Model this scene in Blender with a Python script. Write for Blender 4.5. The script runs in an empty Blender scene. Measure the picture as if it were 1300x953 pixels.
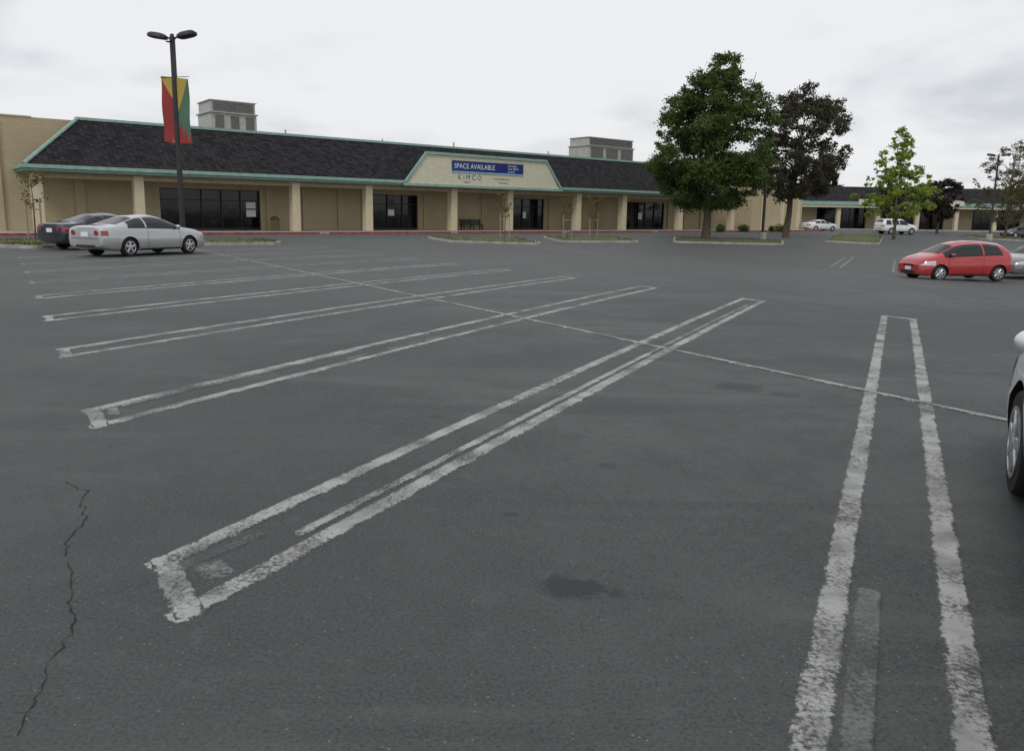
import bpy, bmesh, math, random
import numpy as np
from mathutils import Matrix, Vector
random.seed(7); rng=np.random.default_rng(7)
SC=bpy.context.scene; COL=SC.collection
P0=(-28.04,44.61); T=(.7806,.6251); D=(.6251,-.7806)
ROT=math.atan2(T[1],T[0])
def sst(w): w=max(0.,min(1.,w)); return w*w*(3-2*w)
def gz(x,y):
    t=(x-P0[0])*T[0]+(y-P0[1])*T[1]; d=(x-P0[0])*D[0]+(y-P0[1])*D[1]
    s=max(0.,min(t+5.7,33.)); return -.0007*s*s*sst((d-2)/23)
# ---------------------------------------------------------------- nodes
def newmat(name):
    m=bpy.data.materials.new(name); m.use_nodes=True
    nt=m.node_tree; return m,nt,nt.nodes['Principled BSDF']
def nd(nt,typ,ins=None,**props):
    n=nt.nodes.new(typ)
    for k,v in props.items(): setattr(n,k,v)
    if ins:
        for k,v in ins.items():
            s=n.inputs[k]
            if isinstance(v,bpy.types.NodeSocket): nt.links.new(v,s)
            else: s.default_value=v
    return n
def math_(nt,op,a,b=0.,c=0.,clamp=False):
    n=nt.nodes.new('ShaderNodeMath'); n.operation=op; n.use_clamp=clamp
    for i,v in enumerate((a,b,c)):
        if isinstance(v,bpy.types.NodeSocket): nt.links.new(v,n.inputs[i])
        else: n.inputs[i].default_value=v
    return n.outputs[0]
def ramp(nt,v,lo,hi,a=0.,b=1.):
    n=nd(nt,'ShaderNodeMapRange',{'Value':v,'From Min':lo,'From Max':hi,'To Min':a,'To Max':b}); n.interpolation_type='SMOOTHSTEP'; n.clamp=True
    return n.outputs[0]
def noise(nt,vec,scale,detail=4,rough=.55,out=0,dist=0.):
    n=nd(nt,'ShaderNodeTexNoise',{'Vector':vec,'Scale':scale,'Detail':detail,'Roughness':rough,'Distortion':dist}); return n.outputs[out]
def mix(nt,f,a,b,mode='MIX'):
    n=nt.nodes.new('ShaderNodeMix'); n.data_type='RGBA'; n.blend_type=mode
    for i,v in ((0,f),(6,a),(7,b)):
        if isinstance(v,bpy.types.NodeSocket): nt.links.new(v,n.inputs[i])
        else: n.inputs[i].default_value=v if i==0 else (tuple(v)+(1,))[:4]
    return n.outputs[2]
def bump(nt,h,strength,dist=.01):
    return nd(nt,'ShaderNodeBump',{'Height':h,'Strength':strength,'Distance':dist}).outputs[0]
def wpos(nt): return nd(nt,'ShaderNodeNewGeometry').outputs['Position']
def objc(nt): return nd(nt,'ShaderNodeTexCoord').outputs['Object']
def simple(name,col,rough=.6,metal=0.,var=.12,scale=3.,coat=0.,spec=.5,bmp=0.,world=False):
    m,nt,b=newmat(name)
    v=wpos(nt) if world else objc(nt)
    n=noise(nt,v,scale,3)
    lo=tuple(c*(1-var) for c in col); hi=tuple(min(1,c*(1+var)) for c in col)
    nt.links.new(mix(nt,ramp(nt,n,.3,.7),lo,hi),b.inputs['Base Color'])
    b.inputs['Roughness'].default_value=rough; b.inputs['Metallic'].default_value=metal
    b.inputs['Specular IOR Level'].default_value=spec
    if coat: b.inputs['Coat Weight'].default_value=coat; b.inputs['Coat Roughness'].default_value=.04
    if bmp: nt.links.new(bump(nt,noise(nt,v,scale*8,3),bmp,.01),b.inputs['Normal'])
    return m
STAINS=[(.3,3.08,.15,1.),(.0,3.9,.04,.6),(.62,4.75,.07,.6),(2.2,7.2,.22,.8),(2.55,6.9,.14,.6),(-.6,5.9,.05,.6)]
def asphalt_nodes(nt):
    p=wpos(nt)
    big=noise(nt,p,.13,4,.6); mid=noise(nt,p,.9,5,.68,dist=.4); fine=noise(nt,p,70,2,.7); med=noise(nt,p,6.5,4,.7)
    vo=nd(nt,'ShaderNodeTexVoronoi',{'Vector':p,'Scale':48.}).outputs
    c=mix(nt,ramp(nt,big,.38,.62),(.042,.045,.046),(.076,.079,.079))
    c=mix(nt,ramp(nt,mid,.44,.62,0,.8),c,(.036,.038,.039))
    c=mix(nt,ramp(nt,mid,.28,.42,.5,0),c,(.095,.097,.096))
    c=mix(nt,ramp(nt,med,.52,.68,0,.6),c,(.034,.036,.037))
    c=mix(nt,ramp(nt,med,.30,.44,.35,0),c,(.10,.10,.10))
    m2=nd(nt,'ShaderNodeMapping',{'Vector':p,'Scale':(.10,.9,1.),'Rotation':(0,0,math.radians(35))}).outputs[0]
    st=noise(nt,m2,1.0,4,.6,dist=.8)
    c=mix(nt,ramp(nt,st,.53,.63,0,.6),c,(.028,.030,.031))
    c=mix(nt,ramp(nt,st,.30,.44,.55,0),c,(.108,.111,.109))
    c=mix(nt,ramp(nt,fine,.35,.68,.0,.55),c,(.098,.099,.096))
    c=mix(nt,ramp(nt,fine,.40,.27,0,.75),c,(.016,.017,.018))
    cs=nd(nt,'ShaderNodeSeparateColor',{'Color':vo['Color']}).outputs
    fl=math_(nt,'MULTIPLY',ramp(nt,vo['Distance'],.10,.24,1,0),ramp(nt,cs[0],.93,.95))
    c=mix(nt,math_(nt,'MULTIPLY',fl,.65),c,(.28,.27,.25))
    xyz=nd(nt,'ShaderNodeSeparateXYZ',{'Vector':p}).outputs
    wob=math_(nt,'MULTIPLY',math_(nt,'SUBTRACT',med,.5),.6)
    tot=None
    for sx,sy,r,stg in STAINS:
        dx=math_(nt,'SUBTRACT',xyz[0],sx); dy=math_(nt,'MULTIPLY',math_(nt,'SUBTRACT',xyz[1],sy),1.3)
        dd=math_(nt,'SQRT',math_(nt,'ADD',math_(nt,'MULTIPLY',dx,dx),math_(nt,'MULTIPLY',dy,dy)))
        dd=math_(nt,'ADD',dd,math_(nt,'MULTIPLY',wob,r*6))
        k=ramp(nt,dd,r*.7,r*1.3,stg,0)
        tot=k if tot is None else math_(nt,'MAXIMUM',tot,k)
    c=mix(nt,math_(nt,'MULTIPLY',tot,.68),c,(.015,.016,.017))
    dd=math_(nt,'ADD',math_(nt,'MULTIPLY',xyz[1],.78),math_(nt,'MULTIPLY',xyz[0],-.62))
    c=mix(nt,ramp(nt,math_(nt,'ADD',dd,math_(nt,'MULTIPLY',big,8.)),7,24,0,.45),c,(.108,.110,.107))  # albedo paled toward the store, standing in for sheen at grazing view
    return p,c,bump(nt,fine,.5,.006),med
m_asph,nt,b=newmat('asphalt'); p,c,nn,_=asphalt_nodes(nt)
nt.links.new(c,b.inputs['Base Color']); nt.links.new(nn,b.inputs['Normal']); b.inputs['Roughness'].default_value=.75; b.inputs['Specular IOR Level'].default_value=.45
def paint_mat(name,op,lo=.49,hi=.60,col=(.42,.42,.41)):
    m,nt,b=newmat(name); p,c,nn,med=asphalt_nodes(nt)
    n45=noise(nt,p,45,3,.75)
    w=math_(nt,'ADD',math_(nt,'MULTIPLY',n45,.5),math_(nt,'MULTIPLY',noise(nt,p,1.9,3,.6),.5))
    n=nd(nt,'ShaderNodeMapRange',{'Value':w,'From Min':lo,'From Max':hi,'To Min':1.,'To Max':0.}); n.clamp=True
    k=math_(nt,'MULTIPLY',math_(nt,'MULTIPLY',n.outputs[0],op),ramp(nt,noise(nt,p,3.2,3),.30,.6,.42,1.))
    ed=math_(nt,'ABSOLUTE',nd(nt,'ShaderNodeAttribute',attribute_name='edge').outputs['Fac'])
    ed=math_(nt,'ADD',ed,math_(nt,'ADD',math_(nt,'MULTIPLY',math_(nt,'SUBTRACT',n45,.5),.8),math_(nt,'MULTIPLY',math_(nt,'SUBTRACT',med,.5),1.2)))
    k=math_(nt,'MULTIPLY',k,ramp(nt,ed,.66,.9,1,0))
    nt.links.new(mix(nt,k,c,col),b.inputs['Base Color']); nt.links.new(nn,b.inputs['Normal']); b.inputs['Roughness'].default_value=.75; b.inputs['Specular IOR Level'].default_value=.45
    return m
m_line=paint_mat('line_paint_worn',.85); m_line2=paint_mat('line_paint_faded',.52,.46,.57); m_line3=paint_mat('line_paint_ghost',.25,.45,.56)
def block_mat(name,c1,c2,mortar,bw=.4,bh=.2,bs=.35):
    m,nt,b=newmat(name); o=objc(nt); s=nd(nt,'ShaderNodeSeparateXYZ',{'Vector':o}).outputs
    v=nd(nt,'ShaderNodeCombineXYZ',{'X':math_(nt,'ADD',s[0],s[1]),'Y':s[2]}).outputs[0]
    br=nd(nt,'ShaderNodeTexBrick',{'Vector':v,'Color1':c1+(1,),'Color2':c2+(1,),'Mortar':mortar+(1,),'Scale':1.,'Mortar Size':.010,'Mortar Smooth':.5,'Brick Width':bw,'Row Height':bh,'Bias':0.})
    c=mix(nt,ramp(nt,noise(nt,o,.5,4),.35,.75,0,.28),br.outputs[0],tuple(x*.68 for x in c1))
    nt.links.new(c,b.inputs['Base Color']); b.inputs['Roughness'].default_value=.9
    h=math_(nt,'ADD',math_(nt,'MULTIPLY',br.outputs[1],-1),math_(nt,'MULTIPLY',noise(nt,o,14,3),.6))
    nt.links.new(bump(nt,h,bs,.02),b.inputs['Normal']); return m
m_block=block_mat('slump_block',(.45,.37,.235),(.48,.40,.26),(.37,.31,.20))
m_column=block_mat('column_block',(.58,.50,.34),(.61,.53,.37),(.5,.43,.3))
m_roof,nt,b=newmat('roof_shingles'); o=objc(nt); s=nd(nt,'ShaderNodeSeparateXYZ',{'Vector':o}).outputs
v=nd(nt,'ShaderNodeCombineXYZ',{'X':math_(nt,'ADD',s[0],s[1]),'Y':math_(nt,'MULTIPLY',s[2],1.4)}).outputs[0]
br=nd(nt,'ShaderNodeTexBrick',{'Vector':v,'Color1':(.012,.012,.014,1),'Color2':(.045,.044,.048,1),'Mortar':(.006,.006,.006,1),'Scale':1.,'Mortar Size':.016,'Brick Width':.3,'Row Height':.22,'Bias':.1})
nt.links.new(mix(nt,ramp(nt,noise(nt,o,2.5,4),.3,.7,0,.4),br.outputs[0],(.020,.019,.021)),b.inputs['Base Color']); b.inputs['Roughness'].default_value=.95; b.inputs['Specular IOR Level'].default_value=.15
nt.links.new(bump(nt,math_(nt,'MULTIPLY',br.outputs[1],-1),.8,.03),b.inputs['Normal'])
m_teal=simple('teal_trim',(.15,.27,.22),.5,var=.1); m_teal_l=simple('teal_trim_light',(.25,.39,.33),.5,var=.12)
m_cream=simple('cream_stucco',(.60,.57,.44),.9,var=.06,bmp=.2); m_soffit=simple('soffit_wood',(.30,.25,.16),.8)
m_conc=simple('concrete',(.34,.33,.30),.9,var=.2,scale=2,bmp=.3,world=True); m_redcurb=simple('red_curb_paint',(.28,.05,.045),.8,var=.35,scale=4,world=True)
m_dark=simple('bronze_frame',(.03,.028,.026),.45,metal=.4); m_metal_g=simple('grey_sheet_metal',(.42,.42,.39),.55,var=.1,metal=.2); m_hv=simple('hvac_dark',(.13,.13,.125),.7)
m_white=simple('white_paint',(.75,.75,.73),.6,var=.05)
m_glassd,nt,b=newmat('storefront_glass'); b.inputs['Base Color'].default_value=(.006,.006,.007,1); b.inputs['Roughness'].default_value=.06; b.inputs['Specular IOR Level'].default_value=.4
nt.links.new(bump(nt,noise(nt,objc(nt),.7,2),.08,.05),b.inputs['Normal'])
m_blue=simple('sign_blue',(.012,.03,.16),.4,var=.03); m_signw=simple('sign_white_vinyl',(.72,.74,.76),.5,var=.02); m_signt=simple('sign_teal_ink',(.04,.14,.15),.5)
m_pole=simple('lamp_pole_paint',(.022,.021,.027),.5); m_yh=simple('hydrant_yellow',(.60,.38,.02),.5)
m_bark=simple('bark',(.10,.08,.06),.95,var=.35,scale=6,bmp=.6,world=True)
m_wood=simple('wood_stake',(.30,.23,.14),.9)
m_rub=simple('tyre_rubber',(.018,.018,.019),.75,spec=.3); m_rim=simple('alloy_rim',(.5,.51,.52),.32,metal=.85,var=.05); m_blk=simple('black_trim',(.012,.012,.013),.5)
m_cg,nt,b=newmat('car_glass'); b.inputs['Base Color'].default_value=(.010,.012,.013,1); b.inputs['Roughness'].default_value=.03; b.inputs['Specular IOR Level'].default_value=.5
m_hl=simple('headlight_lens',(.55,.56,.57),.08,var=.2,scale=20,coat=1.); m_tl=simple('taillight_lens',(.30,.012,.010),.12,coat=1.)
# ---------------------------------------------------------------- mesh helpers
def empty(name,loc=(0,0,0),rz=0.):
    e=bpy.data.objects.new(name,None); e.location=loc; e.rotation_euler=(0,0,rz); e.empty_display_size=.3; COL.objects.link(e); return e
def mk(name,verts,faces,mat,parent=None,smooth=False,mats=None,idx=None):
    me=bpy.data.meshes.new(name); me.from_pydata([tuple(v) for v in verts],[],faces); 
    for m in (mats or [mat]): me.materials.append(m)
    if idx: me.polygons.foreach_set('material_index',idx)
    if smooth: me.polygons.foreach_set('use_smooth',[True]*len(me.polygons))
    me.update(); ob=bpy.data.objects.new(name,me); COL.objects.link(ob)
    if parent: ob.parent=parent
    return ob
class MB:
    def __init__(s): s.v=[];s.f=[]
    def box(s,x0,x1,y0,y1,z0,z1):
        n=len(s.v); s.v+=[(x0,y0,z0),(x1,y0,z0),(x1,y1,z0),(x0,y1,z0),(x0,y0,z1),(x1,y0,z1),(x1,y1,z1),(x0,y1,z1)]
        s.f+=[tuple(n+i for i in q) for q in ((0,3,2,1),(4,5,6,7),(0,1,5,4),(1,2,6,5),(2,3,7,6),(3,0,4,7))]; return s
    def poly(s,pts): n=len(s.v); s.v+=pts; s.f.append(tuple(range(n,n+len(pts)))); return s
    def tube(s,p,r,seg=8,cap=True):
        n0=len(s.v); p=[Vector(q) for q in p]
        for i,q in enumerate(p):
            d=(p[min(i+1,len(p)-1)]-p[max(i-1,0)]).normalized()
            a=d.cross(Vector((0,0,1))) if abs(d.z)<.95 else d.cross(Vector((1,0,0))); a.normalize(); c=d.cross(a)
            for k in range(seg):
                t=2*math.pi*k/seg; s.v.append(tuple(q+(a*math.cos(t)+c*math.sin(t))*r[i]))
        for i in range(len(p)-1):
            for k in range(seg):
                a=n0+i*seg+k; b_=n0+i*seg+(k+1)%seg; s.f.append((a,b_,b_+seg,a+seg))
        if cap: s.f.append(tuple(n0+k for k in range(seg))[::-1]); s.f.append(tuple(n0+(len(p)-1)*seg+k for k in range(seg)))
        return s
    def lathe(s,prof,c=(0,0,0),axis='z',seg=24):
        n0=len(s.v)
        for (r,h) in prof:
            for k in range(seg):
                t=2*math.pi*k/seg; a,b_=r*math.cos(t),r*math.sin(t)
                q={'z':(a,b_,h),'y':(a,h,b_),'x':(h,a,b_)}[axis]; s.v.append((q[0]+c[0],q[1]+c[1],q[2]+c[2]))
        for i in range(len(prof)-1):
            for k in range(seg):
                a=n0+i*seg+k; b_=n0+i*seg+(k+1)%seg; s.f.append((a,b_,b_+seg,a+seg))
        s.f.append(tuple(n0+k for k in range(seg))); s.f.append(tuple(n0+(len(prof)-1)*seg+k for k in range(seg))); return s
    def ob(s,name,mat,parent=None,smooth=False,bev=0.,up=False):
        o=mk(name,s.v,s.f,mat,parent,smooth)
        bm=bmesh.new(); bm.from_mesh(o.data)
        if up:
            bm.normal_update()
            for f in bm.faces:
                if f.normal.z<0: f.normal_flip()
        else: bmesh.ops.recalc_face_normals(bm,faces=bm.faces)
        bm.to_mesh(o.data); bm.free()
        if smooth:
            try: o.data.set_sharp_from_angle(angle=math.radians(40))
            except Exception: pass
        if bev:
            m=o.modifiers.new('bevel','BEVEL'); m.width=bev; m.segments=2; m.limit_method='ANGLE'
        return o
# ---------------------------------------------------------------- ground
xs=np.concatenate([[-3000,-1500,-700,-300,-150,-90],np.arange(-60,121,1.),[150,220,400,800,1600,3000]])
ys=np.concatenate([[-1500,-600,-200,-80,-40],np.arange(-20,121,1.),[150,220,400,800,1600,3500]])
vv=[(x,y,gz(x,y)) for y in ys for x in xs]; nx=len(xs)
ff=[(j*nx+i,j*nx+i+1,(j+1)*nx+i+1,(j+1)*nx+i) for j in range(len(ys)-1) for i in range(nx-1)]
mk('ground',vv,ff,m_asph,smooth=True)
A=np.array((.449,.8935)); B=np.array((.5575,-.830))
class LB(MB):
    def __init__(s): super().__init__(); s.e=[]
    def done(s,name,mat):
        o=s.ob(name,mat,up=True); at=o.data.attributes.new('edge','FLOAT','POINT'); at.data.foreach_set('value',s.e); return o
def strip(mb,p,q,w,dz=.004,n=None,jit=.0):
    # painted film: its border runs down into the asphalt so no gap shows under the edge
    p=np.array(p,float);q=np.array(q,float);L=np.linalg.norm(q-p); d=(q-p)/L; nn=np.array((-d[1],d[0])); w=w*1.4
    n=max(3,int(L/.25)); st_=[0.,.03]+[L*i/n for i in range(1,n)]+[L-.03,L]
    n0=len(mb.v); m_=len(st_)
    for i,l_ in enumerate(st_):
        c=p+d*l_; end=i in (0,m_-1)
        for s in (-1,-.8,0,.8,1):
            a=c+nn*s*w/2; low=end or abs(s)==1; mb.v.append((a[0],a[1],gz(a[0],a[1])+(-.001 if low else dz))); mb.e.append(1.3 if end else float(abs(s)))
    for i in range(m_-1):
        for j in range(4): a=n0+5*i+j; mb.f.append((a,a+5,a+6,a+1))
def hairpin(S,L,mbA,w=.62,lw=.095,dz=.004):
    S=np.array(S,float); b=B*w
    s0=S+B*lw/2; s1=S+B*(w-lw/2)
    strip(mbA,s0-A*.03,s0+A*(L+.03),lw,dz); strip(mbA,s1-A*.03,s1+A*(L+.03),lw,dz)
    for k in (lw/2+.02,L-lw/2-.02): strip(mbA,s0+A*k-B*.07,s1+A*k+B*.07,lw,dz+.003)
m1,m2,m3=LB(),LB(),LB()
S0=np.array((-1.64,3.26)); St=np.array((-1.775,2.64))
for k in range(-2,9):
    hairpin(S0+St*k,14.7,m1 if k<5 else m2)
    s=S0+St*k
    if k==0:
        strip(m1,s+B*.42+A*.75,s+B*.43+A*7.,.055,.0055); strip(m2,s+B*.43+A*6.8,s+B*.43+A*13.5,.06,.009)
        strip(m3,s+B*.17+A*.1,s+B*.24+A*.62,.06,.0055); strip(m2,s+B*.24+A*.26,s+B*.46+A*.28,.11,.0055)
    elif k==-1: strip(m3,s+B*.2+A*.8,s+B*.20+A*3.,.08,.0055)
    elif k in (1,2,3): strip(m2,s+B*.15+A*.3,s+B*.15+A*(2.5+k),.05,.0055); strip(m3,s+B*.44+A*3,s+B*.44+A*12,.06,.0055)
    if k==1: strip(m2,s+B*.12+A*.22,s+B*.4+A*.22,.07,.0085)
strip(m1,S0+St*9.6+A*7.3,S0-St*3+A*7.3,.062,.0115)
for k in (-1,0): hairpin(S0+St*k+A*38,12,m2)
for k in range(3,10): hairpin(S0+St*k+A*27,12,m3,lw=.08)
for k in range(-6,-2): hairpin(S0+St*k+A*34,12,m2,lw=.09)
m1.done('parking_line_markings',m_line); m2.done('parking_line_markings_faded',m_line2); m3.done('parking_line_markings_ghost',m_line3)
ck=MB()
def crack(pts,w):
    P=[np.array(pts[0],float)]
    for a,b_ in zip(pts[:-1],pts[1:]):
        a=np.array(a);b_=np.array(b_); n=max(2,int(np.linalg.norm(b_-a)/.035))
        for i in range(1,n+1): P.append(a+(b_-a)*i/n+rng.normal(0,.010,2))
    n0=len(ck.v)
    for i,q in enumerate(P):
        ww=w*random.uniform(.1,1.1)
        for s in (-1,1): ck.v.append((q[0]+s*ww*.5,q[1]+s*ww*.15,gz(*q)+.003))
    for i in range(len(P)-1): a=n0+2*i; ck.f.append((a,a+2,a+3,a+1))
crack([(-1.5,2.1),(-1.62,2.5),(-1.66,2.7),(-1.8,2.9),(-1.97,3.2),(-2.14,3.45),(-2.22,3.8),(-2.35,3.95),(-2.42,4.15),(-2.65,4.3)],.008)
crack([(-2.42,4.15),(-2.9,4.25),(-3.6,4.2)],.004); crack([(-2.3,4.2),(-1.2,4.6),(.2,5.3),(.9,5.5)],.003)
crack([(-1.8,2.9),(-1.65,3.0),(-1.5,3.15)],.003)
ck.ob('pavement_crack',simple('crack_dark',(.014,.014,.014),.95),up=True)
# ---------------------------------------------------------------- main store
st=empty('store_building',(P0[0],P0[1],0),ROT)
U1=69.
w=MB(); ops=[(8.,14.9),(24.1,28.4),(38.6,42.5),(54.,60.)]
x=-14.
for a,b_ in ops+[(72.,None)]:
    w.box(x,a,3.6,3.9,0,3.0); x=b_
w.box(-14,72,3.6,3.9,3.0,7.0); w.box(-14,-13.7,3.9,45,0,7.0); w.box(71.7,72,3.9,45,0,7.0); w.box(-13.7,71.7,44.7,45,0,7.0)
w.ob('block_walls',m_block,st)
mb=MB(); mb.box(-13.7,71.7,3.9,44.7,6.5,6.6).ob('flat_roof',m_hv,st)
mb=MB(); mb.box(-14.05,.9,3.55,3.95,7.0,7.07).ob('parapet_cap',m_cream,st)
mb=MB()
for u in (-9,-4.5,-1.2,3.2,7.2,15.6,18.4,21.3,23.4,29.2,32.5,35.3,37.9,43.3,46.5,49.8,53.2,60.8,63.6,66.5): mb.box(u-.28,u+.28,3.45,3.6,.14,3.55 if u>0 else 6.9)
mb.ob('wall_pilasters',m_block,st)
r=MB()
r.poly([(0-.1,-.05,3.98),(U1+.1,-.05,3.98),(U1-3.3,3.0,7.0),(3.3,3.0,7.0)])
r.poly([(-.1,3.6,3.98),(-.1,-.05,3.98),(3.3,3.0,7.0),(3.3,3.6,7.0)])
r.poly([(U1+.1,-.05,3.98),(U1+.1,3.6,3.98),(U1-3.3,3.6,7.0),(U1-3.3,3.0,7.0)])
r.ob('mansard_roof',m_roof,st)
f=MB(); f.box(-.2,U1+.2,-.2,-.02,3.66,3.96); f.box(-.2,-.02,-.02,3.6,3.66,3.96); f.box(U1+.02,U1+.2,-.02,3.6,3.66,3.96)
f.ob('fascia',m_teal,st)
f=MB(); f.box(-.3,U1+.3,-.3,-.2,3.82,4.03); f.box(-.3,-.2,-.2,3.6,3.82,4.03); f.box(U1+.2,U1+.3,-.2,3.6,3.82,4.03)
f.ob('gutter',m_teal_l,st)
f=MB(); f.box(3.2,U1-3.2,2.95,3.3,7.0,7.17); f.ob('ridge_trim',m_teal_l,st)
f=MB(); f.tube([(-.1,-.05,4.05),(3.3,3.0,7.07)],[.11,.11],6); f.tube([(U1+.1,-.05,4.05),(U1-3.3,3.0,7.07)],[.11,.11],6); f.ob('hip_trim',m_teal_l,st)
mb=MB(); mb.box(-.02,U1+.02,-.02,3.45,3.6,3.66).ob('soffit',m_soffit,st)
mb=MB(); mb.box(0.2,U1-.2,.3,.95,3.3,3.6).ob('arcade_beam',m_soffit,st)
cl=MB()
for u in (.5,6.0,16.3,22.1,29.9,35.8,44.,50.2,58.9,68.): cl.box(u-.29,u+.29,.28,.97,.14,3.6)
cl.ob('columns',m_column,st,bev=.03)
g=MB(); fr=MB()
for a,b_ in ops:
    g.box(a+.05,b_-.05,3.78,3.8,.2,2.95)
    n=max(3,int((b_-a)/1.25))
    for i in range(n+1):
        u=a+.04+(b_-a-.08)*i/n; fr.box(u-.035,u+.035,3.68,3.86,.14,3.0)
    fr.box(a+.08,b_-.08,3.7,3.85,2.2,2.28); fr.box(a+.08,b_-.08,3.69,3.86,.14,.3); fr.box(a+.08,b_-.08,3.69,3.86,2.94,3.0)
g.ob('storefront_glass',m_glassd,st); fr.ob('storefront_frames',m_dark,st)
mb=MB()
for u0,u1,z0,z1 in ((13.9,14.6,1.7,2.15),(13.9,14.6,1.1,1.6),(25.6,26.2,1.3,1.8),(39.9,40.4,1.2,1.8),(56,56.6,1.2,1.9)): mb.box(u0,u1,3.75,3.77,z0,z1)
mb.ob('window_posters',m_signw,st)
mb=MB(); mb.box(-13.95,84,-1.8,3.45,-.3,.14); mb.box(-13.95,72,3.45,3.6,-.3,.14); mb.ob('walkway',m_conc,st)
mb=MB(); mb.box(-13.95,84,-1.96,-1.8,-.3,.145); mb.ob('red_kerb',m_redcurb,st)
for i,u in enumerate((-10,-5.5,0.5,6,17,28,40,52)):
    c=bpy.data.curves.new('fire_lane_text','FONT'); c.body='FIRE LANE'; c.size=.15; o=bpy.data.objects.new('fire_lane_lettering',c); c.materials.append(m_white); COL.objects.link(o); o.parent=st; o.location=(u,-1.965,.02); o.rotation_euler=(math.pi/2,0,0)
gb=MB()
gb.poly([(24.9,-.32,3.66),(41.,-.32,3.66),(39.2,-.32,6.15),(26.8,-.32,6.15)]); gb.ob('gable_panel',m_cream,st)
gr=MB(); gr.poly([(24.85,-.3,3.9),(26.75,-.3,6.2),(26.75,2.3,6.22),(24.85,0,3.95)]); gr.poly([(41.05,-.3,3.9),(41.05,0,3.95),(39.25,2.3,6.22),(39.25,-.3,6.2)]); gr.poly([(26.75,-.3,6.2),(39.25,-.3,6.2),(39.25,2.3,6.22),(26.75,2.3,6.22)])
gr.poly([(22.9,-.07,4.0),(24.85,-.3,3.98),(26.75,2.3,6.22)]); gr.ob('gable_roof',m_roof,st)
gt=MB(); 
def bar(p,q,r_,y0,y1):
    p=Vector(p);q=Vector(q);d=(q-p).normalized();n=Vector((-d.y,d.x))*r_
    P=[(p-n),(q-n),(q+n),(p+n)]; k=len(gt.v)
    gt.v+=[(a.x,y0,a.y) for a in P]+[(a.x,y1,a.y) for a in P]
    gt.f+=[tuple(k+i for i in t_) for t_ in ((0,1,2,3),(7,6,5,4),(0,4,5,1),(1,5,6,2),(2,6,7,3),(3,7,4,0))]
bar((24.85,3.9),(26.78,6.2),.09,-.42,-.25); bar((41.05,3.9),(39.22,6.2),.09,-.42,-.25); bar((26.7,6.22),(39.3,6.22),.1,-.44,-.24); bar((24.7,3.74),(41.2,3.74),.1,-.43,-.325)
gt.ob('gable_trim',m_teal_l,st)
mb=MB(); mb.box(29.2,36.6,-.37,-.33,4.95,5.78); mb.ob('available_sign_board',m_blue,st)
mb=MB(); mb.box(29.2,36.6,-.375,-.335,4.83,4.95); mb.ob('sign_stripe',simple('sign_light_blue',(.25,.42,.6),.5),st)
def text(s,u,z,size,mat,y=-.385,name='sign_lettering'):
    c=bpy.data.curves.new(name,'FONT'); c.body=s; c.size=size; c.extrude=.002; c.materials.append(mat); o=bpy.data.objects.new(name,c); COL.objects.link(o); o.parent=st; o.location=(u,y,z); o.rotation_euler=(math.pi/2,0,0); return o
text('SPACE AVAILABLE',29.4,5.17,.56,m_signw).scale=(.92,1,1)
text('FOR LEASE',34.9,5.5,.2,m_signw); text('CALL OFFICE',34.9,5.27,.2,m_signw); text('555-0100',34.9,5.03,.2,m_signw)
text('K I M C O',29.8,4.3,.55,m_signt,-.335); text('REALTY',30.4,4.02,.2,m_signt,-.335); text('www.available.com',33.4,4.4,.22,m_signt,-.335); text('Retail space',34,4.1,.2,m_signt,-.335)
for k,(a,b_,zt) in enumerate(((12.1,15.4,9.35),(49.6,56.2,9.45))):
    mb=MB(); mb.box(a,b_,5,8,6.6,zt-.9); mb.box(a-.12,b_+.1,4.85,8.1,zt-.9,zt-.82)
    mb.box(a+.05,b_-.05,5.1,7.9,zt-.82,zt-.05); mb.box(a-.05,b_+.05,5,8,zt-.05,zt); mb.ob('hvac_unit' ,m_metal_g,st)
    mb=MB()
    for i in range(5): mb.box(a+.2,b_-.2,5.02,5.09,zt-.76+i*.14,zt-.69+i*.14)
    for i in range(3): mb.box(a+.3+i*(b_-a)/3,a-.2+(i+1)*(b_-a)/3,4.96,4.99,6.9,zt-1.05)
    mb.ob('hvac_louvres',m_hv,st)
mb=MB()
for u,v0 in ((18,6),(27,7),(33.,5),(45,6),(60,6)): mb.tube([(u,v0,6.6),(u,v0,7.75)],[.07,.07],8)
mb.ob('roof_vents',m_metal_g,st)
mb=MB(); mb.box(72.3,83,.8,30,0,5.6); mb.ob('end_wing_walls',m_block,st)
mb=MB(); mb.box(72.2,83.1,.6,30.1,5.6,5.9); mb.ob('end_wing_trim',m_teal_l,st)
mb=MB(); 
for u in (74.5,78.5,82.): mb.box(u-.3,u+.3,.62,.8,.14,5.5)
mb.ob('end_wing_pilasters',m_column,st)
# ---------------------------------------------------------------- distant strip store
fs=empty('strip_store_building',(41.,112,0),math.radians(4))
mb=MB(); L2=110
x=0.
for i in range(9): mb.box(x,x+4.5,3,3.4,0,3.2); x+=12.2
mb.box(0,L2,3,3.4,3.2,5.9); mb.box(0,.4,3.4,25,0,5.9); mb.ob('block_walls',m_block,fs)
mb=MB(); mb.poly([(-.3,-.3,4.0),(L2,-.3,4.0),(L2-3,3,6.3),(3,3,6.3)]); mb.poly([(-.3,3,4.),(-.3,-.3,4.),(3,3,6.3)]); mb.poly([(3,3,6.3),(L2-3,3,6.3),(L2-3,22,6.3),(3,22,6.3)]); mb.ob('mansard_roof',m_roof,fs)
mb=MB(); mb.box(-.4,L2,-.42,-.3,3.5,4.05); mb.ob('fascia',m_teal_l,fs)
mb=MB(); mb.box(-.4,L2,-.3,-.1,3.2,3.5); mb.ob('fascia_board',m_cream,fs)
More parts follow.
